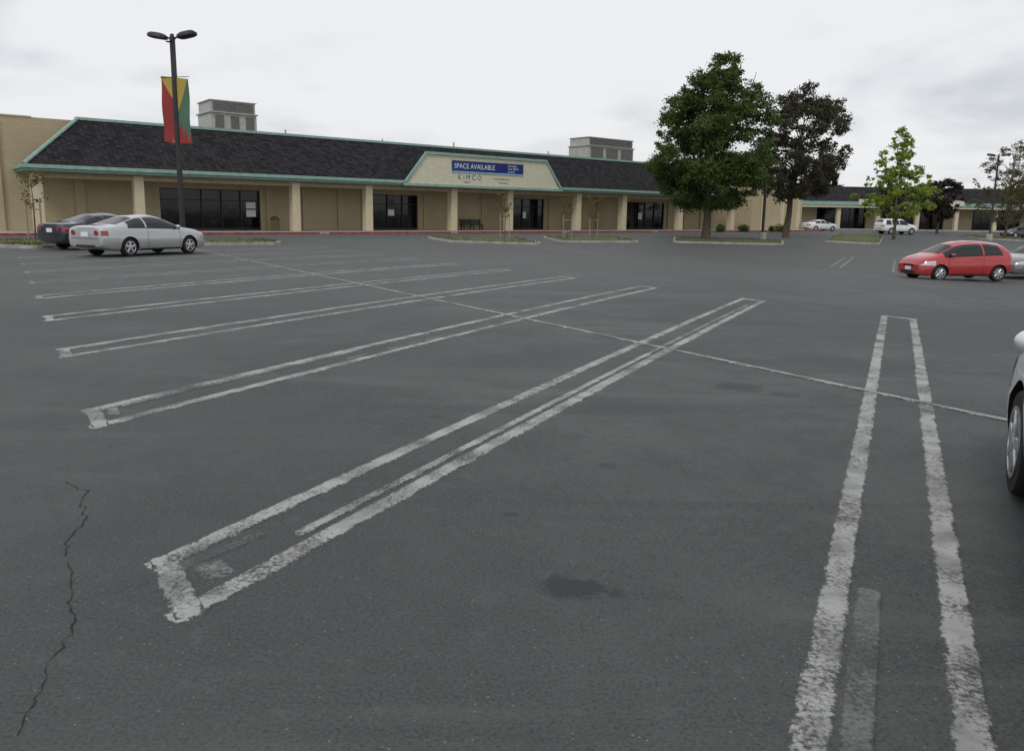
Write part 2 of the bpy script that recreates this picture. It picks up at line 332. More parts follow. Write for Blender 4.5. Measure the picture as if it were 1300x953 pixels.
mb=MB()
for i in range(19): mb.box(i*6+.2,i*6+.75,.1,.6,.1,3.5)
mb.ob('columns',m_column,fs)
mb=MB(); mb.box(0,L2,3.42,3.5,.1,3.2); mb.ob('storefront_glass',m_glassd,fs)
mb=MB()
for i in range(90): mb.box(i*1.22,i*1.22+.07,3.36,3.41,.1,3.2)
mb.ob('storefront_frames',m_dark,fs)
mb=MB(); mb.box(0,L2,-2,3.,-.1,.14); mb.ob('walkway',m_conc,fs)
mb=MB()
for i,(a,l_) in enumerate(((9,5),(21,4),(33.5,6),(52,5),(70,4))): mb.box(a,a+l_,-.5,-.43,3.6,4.4)
mb.ob('shop_fascia_signs',m_cream,fs)
# ---------------------------------------------------------------- islands
def inpoly(p,P):
    c=False;j=len(P)-1
    for i in range(len(P)):
        if (P[i][1]>p[1])!=(P[j][1]>p[1]) and p[0]<(P[j][0]-P[i][0])*(p[1]-P[i][1])/(P[j][1]-P[i][1])+P[i][0]: c=not c
        j=i
    return c
m_grass,nt,b=newmat('island_grass'); p=wpos(nt)
c=mix(nt,ramp(nt,noise(nt,p,1.2,4),.35,.65),(.09,.12,.03),(.16,.13,.07)); c=mix(nt,ramp(nt,noise(nt,p,20,3),.3,.7,0,.6),c,(.05,.08,.02))
nt.links.new(c,b.inputs['Base Color']); b.inputs['Roughness'].default_value=1.
isl=[[(-23.,30.9),(-18.3,29.4),(-18.2,33.6),(-22.2,34.9)],
 [(-14.4,35.0),(-11.4,38.3),(-13.2,41.),(-17.3,36.6)],
 [(-3.9,47.6),(2.,50.4),(.9,54.4),(-6.,51.2)],
 [(3.3,53.5),(9.6,57.2),(8.2,61.),(2.,57.4)],
 [(12.2,58.7),(21.8,61.6),(23.5,67.),(13.6,64.8)],
 [(27.8,69.2),(32.6,68.2),(40.5,84.),(36.,85.)],
 [(54,89),(61,88),(63,96),(56,97)]]
grass=MB()
def rnd(P,k=6):
    out=[];n=len(P)
    for i in range(n):
        a=np.array(P[i-1]);q=np.array(P[i]);c=np.array(P[(i+1)%n])
        p0=q+(a-q)/np.linalg.norm(a-q)*.9; p1=q+(c-q)/np.linalg.norm(c-q)*.9
        for j in range(k+1):
            t=j/k; out.append(p0*(1-t)**2+2*q*t*(1-t)+p1*t*t)
    return out
isgrp=MB()
for P in isl:
    R_=rnd(P); I=[q+(np.mean(P,axis=0)-q)/np.linalg.norm(np.mean(P,axis=0)-q)*.18 for q in R_]; n=len(R_); k=len(isgrp.v)
    for q in R_: isgrp.v.append((q[0],q[1],gz(*q)-.1))
    for q in R_: isgrp.v.append((q[0],q[1],gz(*q)+.13))
    for q in I: isgrp.v.append((q[0],q[1],gz(*q)+.13))
    for i in range(n):
        j=(i+1)%n; isgrp.f+=[(k+i,k+j,k+n+j,k+n+i),(k+n+i,k+n+j,k+2*n+j,k+2*n+i)]
    g0=len(grass.v)
    c=np.mean(P,axis=0)
    for q in I: grass.v.append((q[0],q[1],gz(*q)+.125))
    for q in I: m_=q+(c-q)*.5; grass.v.append((m_[0],m_[1],gz(*m_)+.2))
    grass.v.append((c[0],c[1],gz(*c)+.22))
    for i in range(n):
        j=(i+1)%n; grass.f+=[(g0+i,g0+j,g0+n+j,g0+n+i),(g0+n+i,g0+n+j,g0+2*n)]
    lo=np.min(P,axis=0);hi=np.max(P,axis=0)
    for _ in range(2600):
        q=(random.uniform(lo[0],hi[0]),random.uniform(lo[1],hi[1]))
        if not inpoly(q,I): continue
        z=gz(*q)+.13; hh=random.uniform(.04,.16); a=random.uniform(0,6.3); g_=len(grass.v)
        dx,dy=.03*math.cos(a),.03*math.sin(a); grass.v+=[(q[0]-dx,q[1]-dy,z),(q[0]+dx,q[1]+dy,z),(q[0]+random.uniform(-.06,.06),q[1]+random.uniform(-.06,.06),z+hh)]; grass.f.append((g_,g_+1,g_+2))
isgrp.ob('island_kerbs',m_conc); mk('grass',grass.v,grass.f,m_grass)
# ---------------------------------------------------------------- trees
def leafmat(name,c1,c2,c3,tr=.25):
    m,nt,b=newmat(name); at=nd(nt,'ShaderNodeAttribute',attribute_name='tint').outputs['Fac']; p=wpos(nt)
    c=mix(nt,at,c1,c2); c=mix(nt,ramp(nt,noise(nt,p,1.2,2),.42,.62,0,.8),c,c3)
    nt.links.new(c,b.inputs['Base Color']); b.inputs['Roughness'].default_value=.6; b.inputs['Specular IOR Level'].default_value=.25
    t=nd(nt,'ShaderNodeBsdfTranslucent',{'Color':c}); mx=nd(nt,'ShaderNodeMixShader',{0:tr,1:b.outputs[0],2:t.outputs[0]})
    nt.links.new(mx.outputs[0],nt.nodes['Material Output'].inputs['Surface']); return m
def leaves(name,cent,tint,size,mat,parent,asp=.55):
    n=len(cent); a=rng.normal(size=(n,3)); a/=np.linalg.norm(a,axis=1)[:,None]; r_=rng.normal(size=(n,3)); b_=np.cross(a,r_); b_/=np.linalg.norm(b_,axis=1)[:,None]
    s=size*rng.uniform(.6,1.3,(n,1)); V=np.stack([cent-a*s,cent-b_*s*asp,cent+a*s,cent+b_*s*asp],1).reshape(-1,3)
    me=bpy.data.meshes.new(name); me.vertices.add(4*n); me.vertices.foreach_set('co',V.ravel()); me.loops.add(4*n); me.loops.foreach_set('vertex_index',np.arange(4*n)); me.polygons.add(n); me.polygons.foreach_set('loop_start',np.arange(n)*4); me.polygons.foreach_set('loop_total',np.full(n,4))
    me.update(); at=me.attributes.new('tint','FLOAT','POINT'); at.data.foreach_set('value',np.repeat(tint,4)); me.materials.append(mat); me.validate()
    o=bpy.data.objects.new(name,me); COL.objects.link(o); o.parent=parent; return o
def tree(name,loc,z0,z1,R,prof,mat,nclump,nleaf,size,rc,trunk_r,lean=(0,0),branches=26,flat=.75,off=(0,0),irregular=.18,tk=.62):
    z=gz(loc[0],loc[1]); e=empty(name,(loc[0],loc[1],z+(.1)))
    H=z1-z0; cs=[]; zs,rs=zip(*prof)
    ph=rng.uniform(0,6.28,4)
    while len(cs)<nclump:
        zn=rng.uniform(0,1); th=rng.uniform(0,2*math.pi); rr=np.interp(zn,zs,rs)*R*(1+irregular*(math.sin(2*th+ph[0]+3*zn)+.7*math.sin(5*th+ph[1]+8*zn)))
        f_=rng.uniform(.0,1)**(.45); 
        if rng.uniform()>max(.25,rr/R): continue
        f_*=rng.uniform(.9,1.04); cs.append((off[0]*zn+lean[0]*zn+rr*f_*math.cos(th),off[1]*zn+lean[1]*zn+rr*f_*math.sin(th),z0+zn*H))
    cs=np.array(cs)
    mb=MB(); zt=z0+H*.8
    tp=[(0,0,-.3),(lean[0]*.15+.05,lean[1]*.15,z0*.6),(lean[0]*.3-.08,lean[1]*.3,z0+H*.15),(lean[0]*.6+.1,lean[1]*.6,z0+H*.45),(lean[0]*.9,lean[1]*.9,zt)]
    mb.tube(tp,[trunk_r*1.35,trunk_r,trunk_r*.8,trunk_r*.45,trunk_r*.12],10)
    sel=cs[rng.choice(len(cs),min(branches,len(cs)),replace=False)]
    for c_ in sel:
        zs_=max(z0*.75,min(c_[2]-.35*math.hypot(c_[0],c_[1])-.6,zt)); k=(zs_)/(zt); s_=np.array((lean[0]*k*.9,lean[1]*k*.9,zs_))
        mid=s_+(c_-s_)*.5+np.array((rng.normal(0,.25),rng.normal(0,.25),.2+rng.uniform(0,.4)))
        r0=trunk_r*(.42-.25*k); mb.tube([s_,mid,c_],[r0,r0*.6,max(.012,r0*.15)],6)
        for _ in range(3):
            q=mid+(c_-mid)*rng.uniform(.2,.9); e_=q+rng.normal(0,.55,3)*rc*1.0+np.array((0,0,.3)); mb.tube([q,e_],[r0*.3,.008],4,cap=False)
    mb.ob('trunk_and_limbs',m_bark,e,smooth=True)
    rad=rc*rng.uniform(.5,1.4,nclump); per=(rad/rad.mean())**2; per=per/per.sum()
    cnt=(per*nleaf).astype(int); cen=[];ti=[]
    for c_,r_,n_ in zip(cs,rad,cnt):
        if n_<1: continue
        q=rng.normal(size=(n_,3)); q/=np.linalg.norm(q,axis=1)[:,None]; q*=np.abs(rng.normal(.55,.33,(n_,1)))*r_; q[:,2]*=flat
        m_=max(3,int(n_/28)); tv=rng.normal(size=(m_,3)); tv/=np.linalg.norm(tv,axis=1)[:,None]; tv*=r_*rng.uniform(.5,1.15,(m_,1)); tv[:,2]*=flat
        kk=rng.integers(0,m_,n_); q=q*.45+tv[kk]*tk
        cen.append(c_+q); ti.append(np.clip(rng.uniform()+rng.normal(0,.2,n_),0,1))
    leaves('foliage',np.concatenate(cen),np.concatenate(ti),size,mat,e); return e
lm_g=leafmat('leaf_green',(.058,.092,.022),(.115,.16,.042),(.070,.108,.025),.35)
lm_p=leafmat('leaf_purple_bronze',(.060,.048,.036),(.10,.08,.058),(.060,.074,.036),.3)
lm_l=leafmat('leaf_lime',(.22,.30,.04),(.36,.44,.08),(.16,.24,.035),.45)
lm_o=leafmat('leaf_olive',(.10,.095,.04),(.17,.15,.065),(.08,.10,.035),.35)
lm_d=leafmat('leaf_dark',(.015,.03,.014),(.03,.05,.02),(.02,.03,.016),.15)
lm_pp=leafmat('leaf_plum',(.035,.022,.023),(.06,.036,.038),(.04,.036,.026),.2)
lm_s=leafmat('leaf_sapling',(.14,.10,.03),(.2,.13,.04),(.1,.13,.03),.3)
egg=[(0,.42),(.08,.72),(.2,.93),(.35,1.),(.55,.92),(.7,.76),(.85,.52),(.95,.28),(1,.1)]
rnd_=[(0,.35),(.12,.75),(.3,.95),(.5,1.),(.7,.92),(.85,.7),(.95,.45),(1,.2)]
tree('broadleaf_tree',(15.5,62.),2.8,14.1,4.9,egg,lm_g,340,95000,.105,.93,.3,off=(.3,0),irregular=.10,lean=(.3,0))
tree('bronze_leaf_tree',(26.0,73.5),3.6,13.6,4.9,rnd_,lm_p,190,46000,.115,.95,.26,lean=(1.2,0),irregular=.18,branches=45)
tree('lime_leaf_tree',(39.6,80.),2.4,10.8,4.6,[(0,.85),(.2,1.),(.45,.7),(.7,.42),(.9,.2),(1,.06)],lm_l,130,17000,.11,.62,.14,irregular=.25,branches=45)
tree('plum_tree',(54.5,99.),1.8,6.6,2.6,rnd_,lm_pp,60,12000,.14,.8,.14)
tree('plum_tree',(49.6,101.),2.,6.3,2.2,rnd_,lm_pp,50,9000,.14,.8,.13)
tree('olive_leaf_tree',(58.2,91.),1.8,10.8,3.6,[(0,.5),(.25,1.),(.6,.85),(.85,.6),(1,.3)],lm_o,110,9000,.10,.8,.14,irregular=.25,branches=90)
tree('olive_leaf_tree',(67.,100.),2.,9.5,3.6,rnd_,lm_o,80,10000,.12,.8,.14,branches=50)
tree('conifer_tree',(52.,130.),2.,12.,3.2,[(0,1.),(.3,.9),(.6,.6),(.85,.3),(1,.06)],lm_d,110,14000,.22,1.,.2,branches=10)
cen=[];ti=[]
for i in range(150):
    x=rng.uniform(40,190); y=rng.uniform(165,190); zt=rng.uniform(4,9.5); n_=240
    r_=rng.uniform(2,4.); q=rng.normal(size=(n_,3)); q/=np.linalg.norm(q,axis=1)[:,None]; q*=(rng.uniform(0,1,(n_,1))**.4)*r_
    q=q+np.array((x,y,zt*.6)); cen.append(q); ti.append(np.full(n_,rng.uniform()))
e=empty('distant_trees'); leaves('foliage',np.concatenate(cen),np.concatenate(ti),.55,lm_d,e)
def sapling(loc,H=2.8):
    e=empty('staked_sapling',(loc[0],loc[1],gz(*loc)+.12)); mb=MB(); mb.tube([(0,0,-.1),(.03,0,H*.5),(-.02,.02,H)],[.035,.028,.008],6)
    pts=[]
    for i in range(14):
        z=H*random.uniform(.45,.95); a=random.uniform(0,6.28); l_=random.uniform(.25,.6); q=(l_*math.cos(a),l_*math.sin(a),z+l_*.7); mb.tube([(0,0,z),q],[.012,.004],4)
        for _ in range(14): t=random.uniform(.3,1.1); pts.append((q[0]*t+random.gauss(0,.06),q[1]*t+random.gauss(0,.06),z+(q[2]-z)*t+random.gauss(0,.07)))
    mb.ob('trunk',m_bark,e)
    s=MB(); 
    for sx in (-.3,.3): s.tube([(sx,0,-.1),(sx,0,1.75)],[.035,.035],6)
    s.box(-.3,.3,-.02,.02,1.35,1.4); s.ob('stakes',m_wood,e); leaves('leaves',np.array(pts),rng.uniform(0,1,len(pts)),.075,lm_s,e)
for l_ in ((-20.6,33.),(-.6,51.8),(6.,57.6),(3.9,55.6)): sapling(l_,2.9)
e=empty('shrub_bed'); cen=[];ti=[]
for i in range(22):
    u=rng.uniform(60,75); v_=rng.uniform(-3.2,-2.4); x=P0[0]+T[0]*u-D[0]*v_; y=P0[1]+T[1]*u-D[1]*v_
    if rng.uniform()<.5: continue
    n_=350; q=rng.normal(size=(n_,3)); q/=np.linalg.norm(q,axis=1)[:,None]; q*=(rng.uniform(0,1,(n_,1))**.5)*rng.uniform(.35,.6); cen.append(q+np.array((x,y,.35))); ti.append(np.full(n_,rng.uniform()))
leaves('foliage',np.concatenate(cen),np.concatenate(ti),.09,lm_g,e)
# ---------------------------------------------------------------- street furniture
def lamp(loc,H=9.2,banner=False,rz=0.):
    e=empty('street_lamp',(loc[0],loc[1],gz(*loc)),rz)
    mb=MB(); mb.lathe([(.32,-.1),(.32,.72),(.29,.76)],seg=20); mb.ob('concrete_base',m_conc,e,smooth=True)
    mb=MB(); mb.box(-.17,.17,-.17,.17,.76,.8); mb.box(-.085,.085,-.085,.085,.8,H-.15); mb.box(-.06,.06,-.06,.06,H-.15,H-.05)
    for s in (-1,1): mb.tube([(s*.05,0,H-.3),(s*.3,0,H-.14),(s*.45,0,H-.12)],[.04,.035,.035],8)
    mb.tube([(0,0,H-.3),(.02,-.3,H-.45),(.02,-.45,H-.45)],[.04,.035,.035],8)
    mb.ob('pole',m_pole,e,bev=.01)
    hd=MB()
    for c_ in ((-.72,0,H-.08),(.72,0,H-.08)):
        n0=len(hd.v); sg=1 if c_[0]>0 else -1
        for (zz,sc) in ((-.14,.8),(-.1,1.),(.0,1.),(.09,.72),(.11,.4)):
            for k in range(20):
                t=2*math.pi*k/20; lx=.44*sc*math.copysign(abs(math.cos(t))**.6,math.cos(t)); hd.v.append((c_[0]+lx,c_[1]+.25*sc*math.copysign(abs(math.sin(t))**.6,math.sin(t)),c_[2]+zz+lx*sg*.16))
        for i in range(4):
            for k in range(20): a=n0+i*20+k; b_=n0+i*20+(k+1)%20; hd.f.append((a,b_,b_+20,a+20))
        hd.f.append(tuple(n0+k for k in range(20))); hd.f.append(tuple(n0+80+k for k in range(20)))
    hd.ob('lamp_heads',m_pole,e,smooth=True)
    if banner:
        mb=MB()
        for zz in (7.35,4.5): mb.tube([(-.72,0,zz),(.72,0,zz)],[.015,.015],6)
        mb.ob('banner_arms',m_pole,e)
        def sheet(x0,x1,mat,name,sh):
            V=[];F_=[];n=16
            for i in range(n+1):
                z_=4.52+i*(7.33-4.52)/n
                for j in range(5):
                    x_=x0+(x1-x0)*j/4; V.append((x_,.06*math.sin(i*.55+sh)*(abs(x_)-.1),z_-.12*abs(x_)*(1 if x_>0 else -1)))
            for i in range(n):
                for j in range(4): a=i*5+j; F_.append((a,a+1,a+6,a+5))
            return mk(name,V,F_,None,e,True,mats=mat)
        def bmat(name,side):
            m,nt,b=newmat(name); s=nd(nt,'ShaderNodeSeparateXYZ',{'Vector':objc(nt)}).outputs
            ax=math_(nt,'ABSOLUTE',s[0])
            col_base=(.26,.03,.03) if side<0 else (.07,.15,.10)
            k1=math_(nt,'GREATER_THAN',math_(nt,'SUBTRACT',s[2],math_(nt,'MULTIPLY',ax,1.6 if side<0 else 2.6)),6.2 if side<0 else 5.6)
            c=mix(nt,k1,col_base,(.42,.31,.06))
            zz=math_(nt,'ADD',s[2],math_(nt,'MULTIPLY',math_(nt,'PINGPONG',ax,.11),5.))
            k2=math_(nt,'LESS_THAN',math_(nt,'ADD',zz,math_(nt,'MULTIPLY',ax,1.2)),5.75 if side>0 else 5.0)
            c=mix(nt,k2,c,(.28,.03,.03) if side>0 else (.38,.26,.05))
            nt.links.new(c,b.inputs['Base Color']); b.inputs['Roughness'].default_value=.8; return m
        sheet(-.68,-.1,[bmat('banner_cloth_a',-1)],'banner_cloth_a',0.); sheet(.1,.68,[bmat('banner_cloth_b',1)],'banner_cloth_b',1.5)
    return e
lamp((-15.0,34.8),9.2,True,math.radians(-12)); lamp((21.4,66.),8.6,rz=.4); lamp((53.6,86.5),9.5,rz=-.4)
def hydrant(loc):
    e=empty('fire_hydrant',(loc[0],loc[1],gz(*loc)+.15))
    mb=MB(); mb.lathe([(.17,-.02),(.17,.05),(.11,.07),(.11,.5),(.15,.52),(.15,.57),(.12,.6),(.10,.68),(.05,.74),(.03,.75),(.03,.8)],seg=20)
    mb.lathe([(.06,-.2),(.06,.2)],(0,0,.4),'y',14); mb.lathe([(.06,-.2),(.06,.2)],(0,0,.4),'x',14); mb.lathe([(.075,-.23),(.075,-.19)],(0,0,.4),'y',8); mb.lathe([(.075,.19),(.075,.23)],(0,0,.4),'x',8); mb.lathe([(.075,-.23),(.075,-.19)],(0,0,.4),'x',8)
    mb.ob('barrel_and_caps',m_yh,e,smooth=True)
hydrant((-19.2,32.4))
def local(u,v): return (P0[0]+T[0]*u-D[0]*v,P0[1]+T[1]*u-D[1]*v)
x,y=local(33.4,2.7); e=empty('park_bench',(x,y,.14),ROT)
mb=MB(); 
for i in range(4): mb.box(-1.1,1.1,-.25+i*.12,-.16+i*.12,.43,.46)
for i in range(4): mb.box(-1.1,1.1,.24+i*.03,.27+i*.03,.52+i*.11,.6+i*.11)
mb.ob('slats',m_blk,e); mb=MB()
for sx in (-1.,0,1.): mb.box(sx-.03,sx+.03,-.24,-.19,0,.43); mb.box(sx-.03,sx+.03,.2,.25,0,.5); mb.box(sx-.03,sx+.03,-.19,.2,.37,.43); mb.box(sx-.03,sx+.03,.27,.31,.3,.95)
mb.ob('legs',m_blk,e)
x,y=local(15.3,1.9); e=empty('trash_can',(x,y,.14)); mb=MB(); mb.lathe([(.26,0),(.3,.05),(.3,.75),(.32,.8),(.3,.88),(.2,1.0),(.05,1.05)],seg=24); mb.ob('bin_body',simple('bin_brown',(.12,.08,.06),.8),e,smooth=True)
mb=MB(); 
for k in range(16): a=k*math.pi/8; mb.box(.305*math.cos(a)-.02,.305*math.cos(a)+.02,.305*math.sin(a)-.02,.305*math.sin(a)+.02,.06,.74)
mb.ob('bin_slats',m_wood,e)
# ---------------------------------------------------------------- cars
def smooth_interp(pts,L,k=.05):
    X=np.linspace(0,L,500); Y=np.interp(X,*zip(*pts)); n=int(k/L*500); ker=np.exp(-.5*(np.arange(-3*n,3*n+1)/max(n,1))**2); ker/=ker.sum()
    Yp=np.concatenate([2*Y[0]-Y[1:3*n+1][::-1],Y,2*Y[-1]-Y[-3*n-1:-1][::-1]]); Y2=np.convolve(Yp,ker,'valid')
    return lambda x: float(np.interp(x,X,Y2))
def carpaint(name,col,metal=.0):
    m,nt,b=newmat(name); o=objc(nt); s=nd(nt,'ShaderNodeSeparateXYZ',{'Vector':o}).outputs[2]
    dirt=math_(nt,'MULTIPLY',ramp(nt,s,.75,.2),math_(nt,'MULTIPLY',noise(nt,o,6,3),.5))
    nt.links.new(mix(nt,dirt,col,(.12,.11,.10)),b.inputs['Base Color']); b.inputs['Metallic'].default_value=metal; b.inputs['Roughness'].default_value=.32
    b.inputs['Coat Weight'].default_value=1.; b.inputs['Coat Roughness'].default_value=.03; return m
def car(name,loc,heading,paint,cfg):
    e=empty(name,(loc[0],loc[1],gz(*loc)+.005),heading)
    L,Wd,wb,ro,r=cfg['L'],cfg['W']/2,cfg['wb'],cfg['ro'],cfg['r']
    cx=ro+wb/2
    top=smooth_interp(cfg['top'],L,.045); belt=smooth_interp(cfg['belt'],L,.06); zbf=smooth_interp(cfg['zb'],L,.05)
    fl,rl=cfg.get('fl',.75),cfg.get('rl',.5)
    def W(x):
        w_=1.
        if x<rl: q=1-x/rl; w_=min(w_,.80+.20*max(0,1-q**2.8)**(1/2.8))
        if x>L-fl: q=1-(L-x)/fl; w_=min(w_,.62+.38*max(0,1-q**2.6)**(1/2.6))
        return Wd*w_
    n_=3.0; tum=cfg.get('tum',.34)
    sidet=([0,.08,.2,.38,.55,.62,.68,.8,.92,1.],[.90,.95,.98,.995,1.,.992,.985,.98,.965,.93])
    def ys(x,z):
        b_=belt(x); t_=top(x); zb=zbf(x)
        if z<=b_: return W(x)*float(np.interp((z-zb)/(b_-zb),*sidet))
        h=max(t_-b_,.02); q=min(1,(z-b_)/h); return W(x)*.93*(1-q**n_)**(1/n_)-tum*(z-b_)
    def top_pt(x,ph):
        b_=belt(x);h=max(top(x)-b_,.02); c,s=math.cos(ph),math.sin(ph)
        z=b_+h*abs(s)**(2/n_); y=W(x)*.93*abs(c)**(2/n_)-tum*(z-b_)*min(1,abs(c)*2.2)
        return (x-cx,math.copysign(max(y,0),c) if abs(c)>1e-6 else 0.,z)
    a=np.linspace(0,1,12)**2*rl; c_=L-(np.linspace(0,1,14)**2*fl)[::-1]; mid=np.arange(rl+.05,L-fl-.03,.06); X=np.concatenate([a,mid,c_])
    V=[];PH=np.linspace(0,math.pi/2,15); ring=None
    for x in X:
        b_=belt(x);zb=zbf(x); half=[(0,zb),(W(x)*.75,zb-.0)]
        for zn,fc in zip(*sidet): half.append((W(x)*fc,zb+(b_-zb)*zn+ (0.0 if zn>0 else .02)))
        for ph in PH[1:]:
            q=top_pt(x,ph); half.append((q[1] if ph<math.pi/2-1e-6 else 0.,q[2]))
        full=half+[(-y_,z_) for y_,z_ in half[1:-1][::-1]]; ring=len(full)
        V+=[(x-cx,y_,z_) for y_,z_ in full]
    F_=[]
    for i in range(len(X)-1):
        for k in range(ring): a_=i*ring+k;b2=i*ring+(k+1)%ring; F_.append((a_,b2,b2+ring,a_+ring))
    F_.append(tuple(range(ring))[::-1]); F_.append(tuple((len(X)-1)*ring+k for k in range(ring)))
    me=bpy.data.meshes.new('body'); me.from_pydata(V,[],F_); me.materials.append(paint); me.materials.append(m_blk)
    bm=bmesh.new(); bm.from_mesh(me); bmesh.ops.recalc_face_normals(bm,faces=bm.faces); bm.to_mesh(me); bm.free()
    body=bpy.data.objects.new('body',me); COL.objects.link(body)
    cut=MB()
    for xw in (ro-cx,ro+wb-cx):
        for s in (-1,1): cut.lathe([(r+.055,s*(Wd-.30)),(r+.055,s*(Wd+.2))],(xw,0,r),'y',40)
    co=cut.ob('cutter',m_blk); co.data.materials.clear(); co.data.materials.append(m_blk); co.data.materials.append(m_blk); co.data.polygons.foreach_set('material_index',[1]*len(co.data.polygons))
    md=body.modifiers.new('b','BOOLEAN'); md.operation='DIFFERENCE'; md.object=co; md.solver='EXACT'
    bpy.context.view_layer.update(); dg=bpy.context.evaluated_depsgraph_get(); nm=bpy.data.meshes.new_from_object(body.evaluated_get(dg)); body.modifiers.clear(); body.data=nm; bpy.data.objects.remove(co)
    nm.polygons.foreach_set('use_smooth',[True]*len(nm.polygons)); nm.set_sharp_from_angle(angle=math.radians(32)); body.parent=e
    def grid(name,P,mat,off=.005):
        nu,nv=len(P),len(P[0]); P=np.array(P); du=np.gradient(P,axis=0); dv=np.gradient(P,axis=1); N=np.cross(du,dv); N/=np.maximum(np.linalg.norm(N,axis=2),1e-9)[:,:,None]
        cen=np.array((0,0,.6)); sg=np.sign(((P-cen)*N).sum(axis=2)); 
        med=1. if sg.sum()>0 else -1.; Q=(P+N*med*off).reshape(-1,3); fs_=[(i*nv+j,i*nv+j+1,(i+1)*nv+j+1,(i+1)*nv+j) for i in range(nu-1) for j in range(nv-1)]
        if med>0: fs_=[f_[::-1] for f_ in fs_]
        return mk(name,Q.tolist(),fs_,mat,e,True)
    def side(name,xa,xb,lo,hi,mat,off=.005,nu=None,nv=7):
        nu=nu or max(3,int(abs(xb-xa)/.05))
        for s in (-1,1):
            P=[]
            for i in range(nu+1):
                x=xa+(xb-xa)*i/nu; z0_=lo(x) if callable(lo) else lo; z1_=hi(x) if callable(hi) else hi
                z1_=max(z1_,z0_+.002); P.append([(x-cx,s*ys(x,z0_+(z1_-z0_)*j/nv),z0_+(z1_-z0_)*j/nv) for j in range(nv+1)])
            grid(name,P,mat,off)
    fr_=cfg.get('wf',.78)
    for (xa,xb) in cfg['win']:
        hi=lambda x: belt(x)+(top(x)-belt(x))*fr_
        side('side_window',xa,xb,lambda x:belt(x)+.025,lambda x:max(min(hi(x),belt(x)+.025+max(0,(x-xa))*3.2+ (0.02)),belt(x)+.03) if xa==cfg['win'][0][0] else hi(x),m_cg,.006)
    side('window_trim',cfg['win'][0][0],cfg['win'][-1][1],lambda x:belt(x)+.0,lambda x:belt(x)+.024,m_blk,.007,nv=1)
    for nm_,(xa,xb) in (('windshield',cfg['ws']),('rear_window',cfg['rw'])):
        p0=math.radians(50); P=[[top_pt(xa+(xb-xa)*i/12,p0+(math.pi-2*p0)*j/16) for j in range(17)] for i in range(13)]; grid(nm_,P,m_cg,.006)
    for xs_ in cfg['seams']: side('door_seam',xs_-.006,xs_+.006,zbf(xs_)+.06,belt(xs_)-.005,m_blk,.003,nu=1,nv=10)
    side('sill',ro+r+.12,ro+wb-r-.12,lambda x:zbf(x)+.02,lambda x:zbf(x)+.07,m_blk,.006,nv=2)
    for xh in cfg['handles']: side('door_handle',xh-.09,xh+.09,belt(xh)-.12,belt(xh)-.085,paint,.025,nv=2)
    hz=cfg['hl']; side('headlight',L-hz[0],L-.012,lambda x:hz[1],lambda x:min(hz[2]+(L-x)*.1,belt(x)-.005),m_hl,.006,nu=18)
    tz=cfg['tl']; side('taillight',.006,tz[0],tz[1],tz[2],m_tl,.006,nu=14)
    side('rear_bumper_seam',.005,ro-r-.07,cfg['bs'],cfg['bs']+.01,m_blk,.003,nv=1); side('front_bumper_seam',ro+wb+r+.07,L-.3,cfg['bs']-.05,cfg['bs']-.04,m_blk,.003,nv=1)
    xr=-cx; xf=L-cx; wr=W(0)*.9; wf_=W(L)*.9
    mb=MB(); mb.box(xr-.012,xr+.01,-wr*.98,wr*.98,cfg['bs'],cfg['bs']+.012); mb.box(xf-.01,xf+.014,-wf_*.85,wf_*.85,.27,.38); mb.box(xf-.01,xf+.012,-wf_*.6,wf_*.6,cfg['gz'][0],cfg['gz'][1]); mb.box(xr-.012,xr+.02,-wr*.7,wr*.7,zbf(0)-.02,zbf(0)+.05); mb.ob('grille_and_seams',m_blk,e)
    mb=MB()
    for s in (-1,1): mb.lathe([(.085,-.022),(.085,.0),(.06,.01)],(xr-.0,s*(wr-.10),(tz[1]+tz[2])/2+.01),'x',20)
    mb.ob('tail_lamps',m_tl,e,smooth=True)
    mb=MB(); mb.box(xr-.02,xr+.0,-.16,.16,cfg['pz'],cfg['pz']+.15); mb.box(xf,xf+.022,-.16,.16,.4,.53); mb.ob('licence_plates',m_signw,e)
    mb=MB(); mx=cfg['mir']
    for s in (-1,1):
        n0=len(mb.v); yy=ys(mx,belt(mx)+.05)+.1
        for i in range(9):
            for k in range(12):
                ph=-math.pi/2+math.pi*i/8; th=2*math.pi*k/12; mb.v.append((mx-cx+.07*math.cos(ph)*math.cos(th),s*(yy+.1*math.cos(ph)*math.sin(th)),belt(mx)+.09+.065*math.sin(ph)))
        for i in range(8):
            for k in range(12): a_=n0+i*12+k;b2=n0+i*12+(k+1)%12; mb.f.append((a_,b2,b2+12,a_+12))
    mb.ob('mirrors',paint,e,smooth=True)
    ty=MB();ri=MB();bk=MB();tw=.10
